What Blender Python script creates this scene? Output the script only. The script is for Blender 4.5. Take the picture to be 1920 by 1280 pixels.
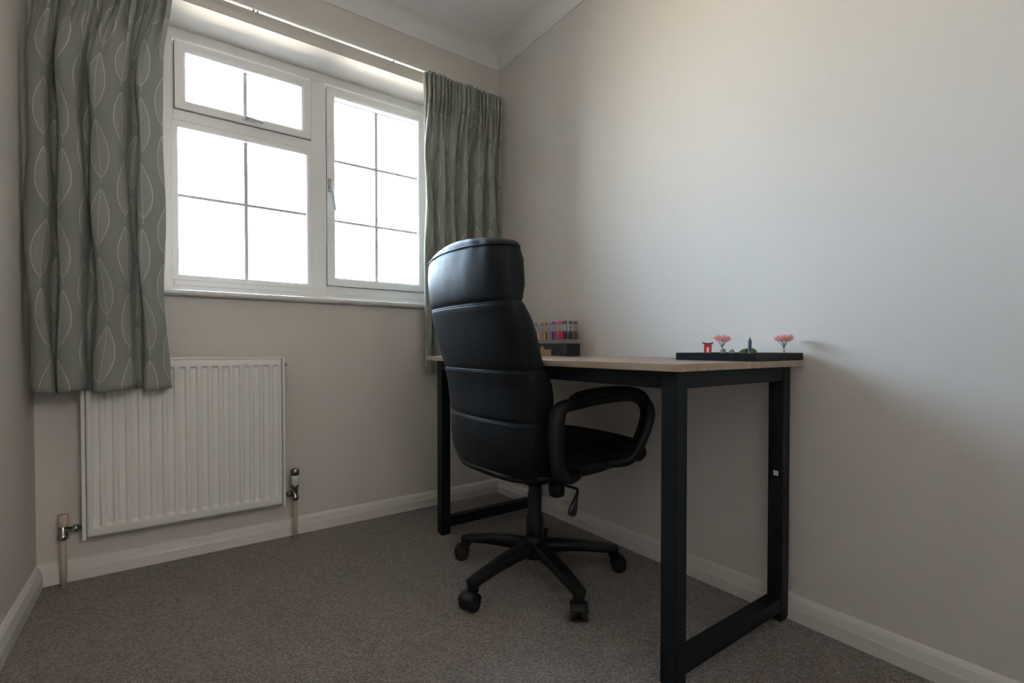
import bpy, bmesh, math, random
from mathutils import Vector, Matrix
random.seed(7)
for o in list(bpy.data.objects): bpy.data.objects.remove(o)
S = bpy.context.scene
C = S.collection
PI = math.pi

# ------------------------------------------------------------------ camera
cd = bpy.data.cameras.new('camera'); cam = bpy.data.objects.new('camera', cd); C.objects.link(cam)
cd.sensor_width = 36; cd.lens = 36*903.8/1920; cd.shift_y = 26.6/1920; cd.clip_start = .01
yaw, pitch = .6218, -.0161
fwd = Vector((math.sin(yaw)*math.cos(pitch), math.cos(yaw)*math.cos(pitch), math.sin(pitch)))
rgt = Vector((math.cos(yaw), -math.sin(yaw), 0)); upv = rgt.cross(fwd)
m = Matrix((rgt, upv, -fwd)).transposed().to_4x4(); m.translation = Vector((-1.489, -2.206, .792))
cam.matrix_world = m
S.camera = cam

# ------------------------------------------------------------------ daylight
SKY = 47.0
w = bpy.data.worlds.new('sky'); S.world = w; w.use_nodes = True
nt = w.node_tree; nt.nodes.clear()
g = nt.nodes.new('ShaderNodeTexCoord'); sx = nt.nodes.new('ShaderNodeSeparateXYZ'); rp = nt.nodes.new('ShaderNodeValToRGB')
mr = nt.nodes.new('ShaderNodeMapRange'); mr.inputs[1].default_value = -1; mr.inputs[2].default_value = 1
bg = nt.nodes.new('ShaderNodeBackground'); ow = nt.nodes.new('ShaderNodeOutputWorld')
nt.links.new(g.outputs['Generated'], sx.inputs[0]); nt.links.new(sx.outputs[2], mr.inputs[0]); nt.links.new(mr.outputs[0], rp.inputs[0])
nt.links.new(rp.outputs[0], bg.inputs[0]); nt.links.new(bg.outputs[0], ow.inputs[0])
cr = rp.color_ramp; cr.elements[0].position = 0; cr.elements[0].color = (.78, .70, .58, 1)
cr.elements[1].position = 1; cr.elements[1].color = (.50, .76, 1.0, 1)
e = cr.elements.new(.47); e.color = (.82, .75, .63, 1)
e = cr.elements.new(.53); e.color = (.70, .85, 1.0, 1)
e = cr.elements.new(.70); e.color = (.56, .76, 1.0, 1)
bg.inputs[1].default_value = SKY
S.view_settings.view_transform = 'Standard'; S.view_settings.look = 'None'; S.view_settings.gamma = 1
S.view_settings.use_curve_mapping = False
S.view_settings.exposure = 0.0
# added fill lamp behind the camera, brightens the window wall and radiator
la = bpy.data.lights.new('added_fill_lamp', 'POINT'); lo = bpy.data.objects.new('added_fill_lamp', la); C.objects.link(lo)
la.shadow_soft_size = .22; la.energy = 42; la.color = (1.0, .93, .87); lo.location = (-.97, -3.80, 1.85)

# ------------------------------------------------------------------ materials
class NB:
    """tiny node expression builder"""
    def __init__(s, name):
        s.m = bpy.data.materials.new(name); s.m.use_nodes = True; s.t = s.m.node_tree
        s.p = s.t.nodes['Principled BSDF']; s.out = s.t.nodes['Material Output']
    def n(s, typ): return s.t.nodes.new(typ)
    def put(s, v, sock):
        if isinstance(v, (int, float, tuple)): sock.default_value = v
        else: s.t.links.new(v, sock)
    def math(s, op, a, b=0.0, c=0.0):
        k = s.n('ShaderNodeMath'); k.operation = op
        s.put(a, k.inputs[0]); s.put(b, k.inputs[1]); s.put(c, k.inputs[2]); return k.outputs[0]
    def sstep(s, x, a, b, lo=0.0, hi=1.0):
        k = s.n('ShaderNodeMapRange'); k.interpolation_type = 'SMOOTHSTEP'
        for i, v in enumerate((x, a, b, lo, hi)): s.put(v, k.inputs[i])
        return k.outputs[0]
    def mix(s, f, a, b):
        k = s.n('ShaderNodeMix'); k.data_type = 'RGBA'
        s.put(f, k.inputs[0]); s.put(a, k.inputs[6]); s.put(b, k.inputs[7]); return k.outputs[2]
    def coord(s, which='Object'): return s.n('ShaderNodeTexCoord').outputs[which]
    def noise(s, scale, detail=3, vec=None, rough=.55):
        k = s.n('ShaderNodeTexNoise'); k.inputs['Scale'].default_value = scale; k.inputs['Detail'].default_value = detail
        k.inputs['Roughness'].default_value = rough
        s.t.links.new(vec if vec else s.coord(), k.inputs['Vector']); return k.outputs[0]
    def mapping(s, vec, sc, rot=(0, 0, 0)):
        k = s.n('ShaderNodeMapping'); s.t.links.new(vec, k.inputs[0]); k.inputs['Scale'].default_value = sc
        k.inputs['Rotation'].default_value = rot; return k.outputs[0]
    def bump(s, h, strength, dist):
        k = s.n('ShaderNodeBump'); k.inputs['Strength'].default_value = strength; k.inputs['Distance'].default_value = dist
        s.t.links.new(h, k.inputs['Height']); s.t.links.new(k.outputs[0], s.p.inputs['Normal'])
    def set(s, **kw):
        for k, v in kw.items():
            s.put(v, s.p.inputs[k.replace('_', ' ')])
        return s
def rgb(r, g, b): return (r, g, b, 1.0)
def simple(name, col, rough, metal=0.0, var=.06, nscale=30, bump=0.0, bd=.001, spec=.5, coat=0.0):
    b = NB(name); n_ = b.noise(nscale)
    lo = tuple(c*(1-var) for c in col)+(1.0,); hi = tuple(min(1, c*(1+var)) for c in col)+(1.0,)
    b.set(Base_Color=b.mix(n_, lo, hi), Roughness=rough, Metallic=metal)
    b.p.inputs['Specular IOR Level'].default_value = spec; b.p.inputs['Coat Weight'].default_value = coat
    if bump: b.bump(n_, bump, bd)
    return b.m
M = {}
def wallmat(name, col, rough=.75):
    b = NB(name); n1 = b.noise(2.2, 2); n2 = b.noise(380, 2)
    b.set(Base_Color=b.mix(n1, tuple(c*.985 for c in col)+(1.0,), tuple(c*1.015 for c in col)+(1.0,)), Roughness=rough)
    b.bump(n2, .12, .0006); b.p.inputs['Specular IOR Level'].default_value = .25
    return b.m
M['wall'] = wallmat('matt_cream_paint', (.70, .66, .62))
M['ceiling'] = wallmat('white_ceiling_paint', (.88, .87, .86))
M['gloss'] = simple('white_gloss_paint', (.76, .74, .71), .35, var=.03, nscale=9)
M['upvc'] = simple('white_plastic_frame', (.88, .88, .88), .32, var=.01, nscale=9)
M['upvc_dark'] = simple('dark_rubber_gasket', (.12, .12, .12), .7)
M['bar'] = simple('grey_glazing_bar', (.58, .59, .60), .5)
M['rad'] = simple('white_radiator_enamel', (.80, .795, .76), .38, var=.02, nscale=6)
M['pipe'] = simple('cream_painted_pipe', (.52, .42, .34), .45, var=.08)
M['chrome'] = simple('dull_chrome', (.36, .36, .36), .25, 1.0, var=.1)
M['whiteplastic'] = simple('white_plastic', (.72, .71, .69), .4)
M['blackmetal'] = simple('black_powder_coated_steel', (.006, .008, .010), .5, var=.1, nscale=300, bump=.1, bd=.0004, spec=.18)
M['blackplastic'] = simple('black_plastic', (.006, .006, .007), .48, var=.15, nscale=200, bump=.1, bd=.0004, spec=.25)
M['wheel'] = simple('black_wheel_plastic', (.012, .012, .014), .35)
M['tray'] = simple('black_lacquered_wood', (.005, .005, .006), .5, spec=.15)
M['boxblack'] = simple('black_card', (.010, .010, .012), .7)
M['sand'] = simple('white_sand', (.55, .52, .48), .95, nscale=900, var=.2, bump=.4)
M['red'] = simple('red_lacquer', (.50, .010, .012), .4)
M['blossom'] = simple('pink_blossom_foam', (.85, .36, .33), .9, nscale=300, var=.3)
M['twig'] = simple('grey_brown_wire_twig', (.12, .09, .09), .8)
M['stone'] = simple('grey_stone', (.22, .20, .21), .8, nscale=160, var=.4, bump=.5)
M['moss'] = simple('green_moss', (.055, .10, .018), .95, nscale=500, var=.5, bump=.8)
M['tower'] = simple('dark_blue_grey_stone', (.035, .035, .06), .45, nscale=60)
M['towerbase'] = simple('brown_stone_foot', (.16, .09, .08), .7)
M['card'] = simple('brown_cardboard', (.36, .22, .13), .8, nscale=120)
M['sticker'] = simple('white_paper_sticker', (.75, .75, .74), .6)
M['lining'] = simple('cream_curtain_lining', (.62, .62, .58), .9)

# leather
b = NB('black_leatherette'); vc = b.coord()
nf = b.noise(420, 2, vc); nw = b.noise(9, 1, b.mapping(vc, (1, 1.4, 1)))
hh = b.math('ADD', b.math('MULTIPLY', nf, .06), nw)
b.set(Base_Color=rgb(.006, .007, .009), Roughness=b.sstep(nf, .2, .8, .44, .52)); b.p.inputs['Specular IOR Level'].default_value = .14
b.bump(hh, .5, .006); M['leather'] = b.m
# carpet
b = NB('grey_brown_twist_carpet'); vc = b.coord()
k = b.n('ShaderNodeTexVoronoi'); k.inputs['Scale'].default_value = 260; b.t.links.new(vc, k.inputs['Vector'])
sep = b.n('ShaderNodeSeparateColor'); b.t.links.new(k.outputs['Color'], sep.inputs[0])
n2 = b.noise(70, 4, vc, .7); n3 = b.noise(3, 3, vc)
c1 = b.mix(b.sstep(sep.outputs[0], .15, .85), rgb(.10, .078, .068), rgb(.33, .285, .26))
c2 = b.mix(b.math('MULTIPLY', b.sstep(n2, .35, .65), .45), c1, rgb(.19, .145, .125))
c3 = b.mix(b.math('MULTIPLY', n3, .25), c2, rgb(.22, .18, .16))
b.set(Base_Color=c3, Roughness=.98); b.p.inputs['Specular IOR Level'].default_value = .1
b.p.inputs['Sheen Weight'].default_value = .25; b.p.inputs['Sheen Roughness'].default_value = .6
b.bump(b.math('ADD', k.outputs['Distance'], b.math('MULTIPLY', n2, 1.3)), .9, .006); M['carpet'] = b.m
# desk wood
b = NB('light_oak_laminate'); vc = b.mapping(b.coord(), (28, 2.2, 28))
n1 = b.noise(1.6, 6, vc, .65); n2 = b.noise(9, 3, vc)
b.set(Base_Color=b.mix(b.sstep(n1, .3, .7), rgb(.27, .195, .14), rgb(.37, .275, .205)), Roughness=b.sstep(n2, .2, .8, .26, .36))
b.bump(n1, .08, .0005); M['wood'] = b.m
# glass: thin clear pane
b = NB('window_glass'); b.t.nodes.remove(b.p)
tr = b.n('ShaderNodeBsdfTransparent'); tr.inputs[0].default_value = (.97, .98, .975, 1)
gl = b.n('ShaderNodeBsdfGlossy'); gl.inputs['Roughness'].default_value = .02
fr = b.n('ShaderNodeFresnel'); fr.inputs[0].default_value = 1.45; mx = b.n('ShaderNodeMixShader')
b.t.links.new(fr.outputs[0], mx.inputs[0]); b.t.links.new(tr.outputs[0], mx.inputs[1]); b.t.links.new(gl.outputs[0], mx.inputs[2])
b.t.links.new(mx.outputs[0], b.out.inputs[0]); M['glass'] = b.m
# curtain cloth with line-drawn leaves, laid out in metres of cloth (UV)
def curtain_material(name, warm):
    b = NB(name); uv = b.n('ShaderNodeSeparateXYZ'); b.t.links.new(b.coord('UV'), uv.inputs[0])
    u, v = uv.outputs[0], uv.outputs[1]
    CW, CH = .110, .218
    cu = b.math('DIVIDE', u, CW); ci = b.math('FLOOR', cu); par = b.math('PINGPONG', ci, 1.0)
    vv = b.math('ADD', b.math('DIVIDE', v, CH), b.math('MULTIPLY', ci, .5))
    ri = b.math('FLOOR', vv); fv = b.math('SUBTRACT', vv, ri)
    par2 = b.math('PINGPONG', b.math('ADD', ri, ci), 1.0)
    a0 = b.math('MULTIPLY', b.math('SUBTRACT', b.math('SUBTRACT', cu, ci), .5), CW)
    t = b.math('DIVIDE', b.math('SUBTRACT', fv, .13), .83)          # 0 foot of blade .. 1 tip
    til = b.math('SUBTRACT', b.math('MULTIPLY', par2, .036), .018)
    a = b.math('ADD', a0, b.math('MULTIPLY', til, b.math('SUBTRACT', t, .5)))
    tc = b.math('MINIMUM', b.math('MAXIMUM', t, 0.0), 1.0)
    sw = b.math('SINE', b.math('MULTIPLY', b.math('POWER', tc, .85), PI))
    wd = b.math('MULTIPLY', b.math('POWER', b.math('MAXIMUM', sw, 0.0), .85), .040)
    aa = b.math('ABSOLUTE', a)
    inr = b.math('MULTIPLY', b.math('GREATER_THAN', t, 0.0), b.math('LESS_THAN', t, 1.0))
    outl = b.math('MULTIPLY', b.sstep(b.math('ABSOLUTE', b.math('SUBTRACT', aa, wd)), .0010, .0024, 1.0, 0.0), inr)
    rib = b.math('MULTIPLY', b.sstep(aa, .0007, .0019, 1.0, 0.0), b.math('MULTIPLY', b.math('GREATER_THAN', t, -.11), b.math('LESS_THAN', t, 1.0)))
    inside = b.math('MULTIPLY', b.math('LESS_THAN', aa, wd), inr)
    q = b.math('FRACT', b.math('MULTIPLY', b.math('SUBTRACT', t, b.math('MULTIPLY', aa, 3.3)), 15.0))
    vein = b.math('MULTIPLY', b.sstep(b.math('ABSOLUTE', b.math('SUBTRACT', q, .5)), .07, .20, 1.0, 0.0), inside)
    nz = b.noise(60, 3, b.coord('UV'))
    vein = b.math('MULTIPLY', vein, b.sstep(nz, .35, .65, .25, .75))
    ln = b.math('MAXIMUM', b.math('MAXIMUM', b.math('MULTIPLY', outl, 1.0), b.math('MULTIPLY', rib, .9)), b.math('MULTIPLY', vein, .6))
    ln = b.math('MAXIMUM', ln, b.math('MULTIPLY', inside, .10))
    wv = b.n('ShaderNodeTexWave'); wv.inputs['Scale'].default_value = 260; b.t.links.new(b.coord('UV'), wv.inputs[0])
    base = b.mix(b.noise(500, 2, b.coord('UV')), rgb(*[c*.85 for c in warm]), rgb(*[c*1.15 for c in warm]))
    col = b.mix(ln, base, rgb(.62, .62, .58))
    b.set(Base_Color=col, Roughness=.92); b.p.inputs['Specular IOR Level'].default_value = .15
    b.p.inputs['Sheen Weight'].default_value = .15
    b.bump(wv.outputs[0], .2, .0006)
    tl = b.n('ShaderNodeBsdfTranslucent'); b.t.links.new(col, tl.inputs[0])
    mx = b.n('ShaderNodeMixShader'); mx.inputs[0].default_value = .22
    b.t.links.new(b.p.outputs[0], mx.inputs[1]); b.t.links.new(tl.outputs[0], mx.inputs[2]); b.t.links.new(mx.outputs[0], b.out.inputs[0])
    return b.m
M['curtain'] = curtain_material('sage_leaf_print_cloth', (.30, .32, .29))

# ------------------------------------------------------------------ mesh helpers
def wpos(o):
    v = Vector((0, 0, 0))
    while o: v += o.location; o = o.parent
    return v
def obj(name, bm, mat, parent=None, smooth=False, bevel=0, local=False, seg=2, sub=0, extra=None):
    if parent and not local: bmesh.ops.translate(bm, verts=bm.verts, vec=-wpos(parent))
    bmesh.ops.recalc_face_normals(bm, faces=bm.faces)
    me = bpy.data.meshes.new(name); bm.to_mesh(me); bm.free()
    o = bpy.data.objects.new(name, me); C.objects.link(o)
    for mm in (mat if isinstance(mat, list) else [mat]): me.materials.append(mm)
    if parent: o.parent = parent
    if smooth or bevel:
        for f in me.polygons: f.use_smooth = True
    if bevel:
        md = o.modifiers.new('bevel', 'BEVEL'); md.width = bevel; md.segments = seg; md.limit_method = 'ANGLE'; md.angle_limit = .6
        md.harden_normals = True
    if sub:
        md = o.modifiers.new('sub', 'SUBSURF'); md.levels = sub; md.render_levels = sub
    return o
def struct(name, bm, mat, parent=None, **k):
    o = obj(name, bm, mat, parent, **k)
    if not parent: o['kind'] = 'structure'
    return o
def thing(name, label, cat, loc=(0, 0, 0), group=None):
    o = bpy.data.objects.new(name, None); C.objects.link(o); o.location = loc; o.empty_display_size = .05
    o['label'] = label; o['category'] = cat
    if group: o['group'] = group
    return o
def tag(o, label, cat, group=None):
    o['label'] = label; o['category'] = cat
    if group: o['group'] = group
    return o
def BM(): return bmesh.new()
def box(bm, x0, x1, y0, y1, z0, z1, mi=0):
    vs = [bm.verts.new((x, y, z)) for x in (x0, x1) for y in (y0, y1) for z in (z0, z1)]
    for q in ((0, 1, 3, 2), (4, 6, 7, 5), (0, 4, 5, 1), (2, 3, 7, 6), (0, 2, 6, 4), (1, 5, 7, 3)):
        f = bm.faces.new([vs[i] for i in q]); f.material_index = mi
    return vs
def loft(bm, rings, cap=True, closed=True):
    R_ = [[bm.verts.new(p) for p in r] for r in rings]
    n = len(R_[0])
    for a, b_ in zip(R_, R_[1:]):
        for i in range(n if closed else n-1):
            j = (i+1) % n
            try: bm.faces.new((a[i], a[j], b_[j], b_[i]))
            except ValueError: pass
    if cap:
        bm.faces.new(R_[0][::-1]); bm.faces.new(R_[-1])
    return R_
def lathe(bm, prof, c=(0, 0, 0), n=24, axis='z'):
    rings = []
    for r, h in prof:
        rr = []
        for i in range(n):
            a = 2*PI*i/n; x, y = r*math.cos(a), r*math.sin(a)
            p = {'z': (x, y, h), 'x': (h, x, y), 'y': (x, h, y)}[axis]
            rr.append((c[0]+p[0], c[1]+p[1], c[2]+p[2]))
        rings.append(rr)
    loft(bm, rings)
def catmull(pts, n=8):
    P = [Vector(p) for p in pts]; out = []
    for i in range(len(P)-1):
        p0 = P[max(i-1, 0)]; p1 = P[i]; p2 = P[i+1]; p3 = P[min(i+2, len(P)-1)]
        for k in range(n):
            t = k/n
            out.append(.5*((2*p1)+(p2-p0)*t+(2*p0-5*p1+4*p2-p3)*t*t+(-p0+3*p1-3*p2+p3)*t**3))
    out.append(P[-1].copy()); return out
def sweep(bm, pts, size, n=12, sq=2.0, side=None):
    """sweep a superelliptic section; size(t) -> (half width along 'side', half thickness)"""
    P = [Vector(p) for p in pts]; N = len(P); rings = []
    for i, p in enumerate(P):
        tg = (P[min(i+1, N-1)]-P[max(i-1, 0)]).normalized()
        sd = Vector(side) if side else (Vector((0, 0, 1)).cross(tg) if abs(tg.z) < .95 else Vector((1, 0, 0)))
        sd = (sd-tg*sd.dot(tg)).normalized(); nn = tg.cross(sd)
        a, b_ = size(i/(N-1)) if callable(size) else size
        rr = []
        for k in range(n):
            th = 2*PI*k/n; c, s_ = math.cos(th), math.sin(th)
            rr.append(p+sd*(a*math.copysign(abs(c)**(2/sq), c))+nn*(b_*math.copysign(abs(s_)**(2/sq), s_)))
        rings.append(rr)
    loft(bm, rings)
def lerp_tab(tab, x):
    if x <= tab[0][0]: return tab[0][1]
    for (a, va), (b_, vb) in zip(tab, tab[1:]):
        if x <= b_:
            t = (x-a)/(b_-a); return va+(vb-va)*t
    return tab[-1][1]
def prism(bm, poly, axis, a, b_):
    """extrude a 2-D outline along an axis from a to b_"""
    def P(q, h): return {'x': (h, q[0], q[1]), 'y': (q[0], h, q[1]), 'z': (q[0], q[1], h)}[axis]
    loft(bm, [[P(q, a) for q in poly], [P(q, b_) for q in poly]])

# ------------------------------------------------------------------ room shell
XL, YB, ZC = -1.846, -2.75, 2.375
WX0, WX1, WZ0, WZ1, WD = -1.500, -.300, .985, 2.094, .29
bm = BM(); box(bm, -2.5, .7, YB-1.5, .0, -.06, 0); struct('floor', bm, M['carpet'])
bm = BM(); box(bm, -2.5, .7, YB-1.5, .0, ZC, ZC+.08); struct('ceiling', bm, M['ceiling'])
bm = BM()
box(bm, XL-.1, WX0, 0, WD, -.06, ZC+.08); box(bm, WX1, .1, 0, WD, -.06, ZC+.08)
box(bm, WX0, WX1, 0, WD, -.06, WZ0); box(bm, WX0, WX1, 0, WD, WZ1, ZC+.08)
struct('wall_window', bm, M['wall'])
bm = BM(); box(bm, 0, .1, YB-.1, 0, 0, ZC); struct('wall_right', bm, M['wall'])
bm = BM(); box(bm, XL-.1, XL, YB-.1, 0, 0, ZC); struct('wall_left', bm, M['wall'])
DX0, DX1, DH = -1.72, -.92, 2.03  # opening added in the unseen back wall to pass the fill light
bm = BM(); box(bm, XL-.1, DX0, YB-.1, YB, 0, ZC); box(bm, DX1, .1, YB-.1, YB, 0, ZC); box(bm, DX0, DX1, YB-.1, YB, DH, ZC); struct('wall_back', bm, M['wall'])
YL = YB-1.35
bm = BM(); box(bm, -2.4, .6, YL-.1, YL, 0, ZC); box(bm, -2.5, -2.4, YL-.1, YB-.1, 0, ZC); box(bm, .6, .7, YL-.1, YB-.1, 0, ZC)
box(bm, -2.5, XL-.1, YB-.1, YB, 0, ZC); box(bm, .1, .7, YB-.1, YB, 0, ZC); struct('wall_added_landing', bm, M['wall'])  # unseen landing, added to house the fill lamp
for nm_, x0_, x1_ in (('added_doorway_1', DX0, DX1),):  # unseen door surround, added with the opening for the fill light
    bm = BM(); box(bm, x0_-.06, x0_, YB, YB+.016, 0, DH+.06); box(bm, x1_, x1_+.06, YB, YB+.016, 0, DH+.06); box(bm, x0_, x1_, YB, YB+.016, DH, DH+.06)
    box(bm, x0_, x0_+.02, YB-.1, YB, 0, DH); box(bm, x1_-.02, x1_, YB-.1, YB, 0, DH); box(bm, x0_+.02, x1_-.02, YB-.1, YB, DH-.02, DH); struct(nm_, bm, M['gloss'])
def skirting(name, axis, a, b_, base, sgn):
    prof = [(0, 0), (.018, 0), (.018, .036), (.0165, .040), (.0125, .060), (.008, .068), (.003, .072), (0, .072)]
    bm = BM(); prism(bm, [(base+sgn*q[0], q[1]) for q in prof], axis, a, b_); struct(name, bm, M['gloss'])
skirting('baseboard_window', 'x', XL, 0, 0, -1)
skirting('baseboard_right', 'y', YB, -.018, 0, -1)
skirting('baseboard_left', 'y', YB, -.018, XL, 1)
skirting('baseboard_back', 'x', -.86, -.018, YB, 1)
def coving(name, axis, a, b_, base, sgn):
    D = .075; pr = [(0, ZC), (0, ZC-D), (.006, ZC-D), (.006, ZC-D+.006)]
    for i in range(1, 8):
        t = i/8*PI/2; pr.append((.006+(D-.012)*(1-math.cos(t)), ZC-D+.006+(D-.012)*math.sin(t)))
    pr += [(D-.006, ZC-.006), (D, ZC-.006), (D, ZC)]
    bm = BM(); prism(bm, [(base+sgn*q[0], q[1]) for q in pr], axis, a, b_); struct(name, bm, M['ceiling'])
coving('trim_1', 'x', XL, 0, 0, -1); coving('trim_2', 'y', YB, 0, 0, -1); coving('trim_3', 'y', YB, 0, XL, 1); coving('trim_4', 'x', XL, 0, YB, 1)

# ------------------------------------------------------------------ window
YF = .20
win = bpy.data.objects.new('window_1', None); C.objects.link(win); win.location = (-.9, YF, 1.02); win['kind'] = 'structure'
def rect_frame(bm, x0, x1, z0, z1, w_, y0, y1, cut=.010, mi=0):
    """mitred moulded frame: outer rect, width w_, splayed inner lip"""
    prof = [(0, y1), (0, y0), (w_-cut, y0), (w_-cut*.5, y0+.003), (w_, y0+.012), (w_, y1)]
    crn = [(x0, z0, 1, 1), (x1, z0, -1, 1), (x1, z1, -1, -1), (x0, z1, 1, -1)]
    R_ = [[bm.verts.new((cx+sx_*d, y, cz+sz_*d)) for d, y in prof] for cx, cz, sx_, sz_ in crn]
    n = len(prof)
    for i in range(4):
        a, b_ = R_[i], R_[(i+1) % 4]
        for k in range(n):
            l = (k+1) % n
            bm.faces.new((a[k], b_[k], b_[l], a[l])).material_index = mi
ZB = 1.010
bm = BM()
rect_frame(bm, WX0, WX1, ZB, WZ1, .045, YF, YF+.07)
box(bm, -.932, -.862, YF+.0005, YF+.069, ZB+.04, WZ1-.04)       # mullion
box(bm, WX0+.04, -.930, YF+.001, YF+.068, 1.722, 1.767)         # transom
box(bm, WX0+.04, -.930, YF+.001, YF+.068, ZB+.04, 1.075)
box(bm, -.865, WX1-.04, YF+.001, YF+.068, ZB+.04, 1.090)
struct('window_frame', bm, M['upvc'], win, bevel=.002)
bm = BM(); rect_frame(bm, -1.4665, -.924, 1.072, 1.720, .023, YF-.004, YF+.03, .014); struct('glazing_bead', bm, M['upvc'], win, bevel=.0015)
def pane(name, x0, x1, z0, z1, vx, hz):
    bm = BM(); box(bm, x0-.006, x1+.006, YF+.030, YF+.034, z0-.006, z1+.006); p_ = struct(name, bm, M['glass'], win)
    bm = BM()
    for x in vx: box(bm, x-.007, x+.007, YF+.024, YF+.038, z0, z1)
    for z in hz: box(bm, x0, x1, YF+.0245, YF+.0375, z-.006, z+.006)
    obj('glazing_bar', bm, M['bar'], p_)
    bm = BM(); rect_frame(bm, x0-.004, x1+.004, z0-.004, z1+.004, .0055, YF+.022, YF+.04, .002); obj('spacer_bar', bm, M['bar'], p_)
pane('fixed_pane', -1.4435, -.947, 1.095, 1.697, [-1.196], [1.424])
s1 = bpy.data.objects.new('top_sash', None); C.objects.link(s1); s1.parent = win
def sash(name, x0, x1, z0, z1, wd, gx):
    bm = BM(); rect_frame(bm, x0, x1, z0, z1, wd, YF-.014, YF+.035, .016)
    return struct(name, bm, M['upvc'], win, bevel=.002)
bpy.data.objects.remove(s1)
s1 = sash('top_sash', -1.453, -.931, 1.768, 2.040, .038, 0)
bm = BM(); rect_frame(bm, -1.456, -.928, 1.765, 2.043, .004, YF-.003, YF+.0, .001); obj('gasket', bm, M['upvc_dark'], s1)
pane('top_pane', -1.415, -.969, 1.806, 2.002, [-1.196], [])
s2 = sash('side_sash', -.859, -.343, 1.092, 2.040, .040, 0)
bm = BM(); rect_frame(bm, -.862, -.340, 1.089, 2.043, .004, YF-.003, YF+.0, .001); obj('gasket', bm, M['upvc_dark'], s2)
pane('side_pane', -.819, -.383, 1.132, 1.992, [-.605], [1.413, 1.705])
# handles
bm = BM(); box(bm, -.856, -.840, YF-.020, YF-.014, 1.535, 1.600); lathe(bm, [(.0075, YF-.036), (.0075, YF-.018)], (-.848, 0, 1.565), 14, 'y')
h = obj('window_handle', bm, M['chrome'], s2, bevel=.002)
bm = BM(); sweep(bm, catmull([(-.848, YF-.036, 1.572), (-.846, YF-.042, 1.55), (-.838, YF-.046, 1.50), (-.830, YF-.046, 1.445)], 5), lambda t: (.0075-.003*t, .0035), 10)
obj('lever', bm, M['bar'], h, smooth=True)
bm = BM(); box(bm, -1.215, -1.158, YF-.020, YF-.014, 1.778, 1.794); h = obj('window_handle', bm, M['whiteplastic'], s1, bevel=.002)
bm = BM(); sweep(bm, catmull([(-1.20, YF-.022, 1.785), (-1.19, YF-.036, 1.784), (-1.16, YF-.040, 1.781), (-1.135, YF-.040, 1.779)], 5), (.005, .005), 10)
lathe(bm, [(.006, YF-.034), (.006, YF-.018)], (-1.196, 0, 1.786), 12, 'y'); obj('lever', bm, M['chrome'], h, smooth=True)
# sill board with rounded nose
bm = BM(); pr = [(YF+.02, ZB), (YF+.02, .988), (-.012, .988)]
for i in range(9):
    a = -PI/2-PI*i/8; pr.append((-.018+.011*math.cos(a), .999+.011*math.sin(a)))
prism(bm, [(y, z) for y, z in pr], 'x', WX0+.0005, WX1-.0005)
struct('window_sill', bm, M['gloss'], win, bevel=.001)

# ------------------------------------------------------------------ curtain rail
rl = thing('curtain_rail', 'white plastic curtain rail fixed to the wall above the window', 'curtain rail', (-.95, -.06, 2.13))
bm = BM(); prism(bm, [(-.052, 2.118), (-.052, 2.136), (-.060, 2.139), (-.070, 2.136), (-.070, 2.118), (-.064, 2.116), (-.058, 2.116)], 'x', -1.80, -.055)
obj('rail', bm, M['whiteplastic'], rl)
for x in (-1.66, -.25):
    bm = BM(); box(bm, x-.012, x+.012, -.054, -.001, 2.119, 2.131); obj('bracket', bm, M['whiteplastic'], rl, bevel=.002)
for x in (-1.20, -1.185, -.625):
    bm = BM(); lathe(bm, [(.0015, -.004), (.003, -.001), (.003, .004)], (x, -.061, 2.113), 10); obj('glider', bm, M['upvc_dark'], rl, smooth=True)

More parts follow.
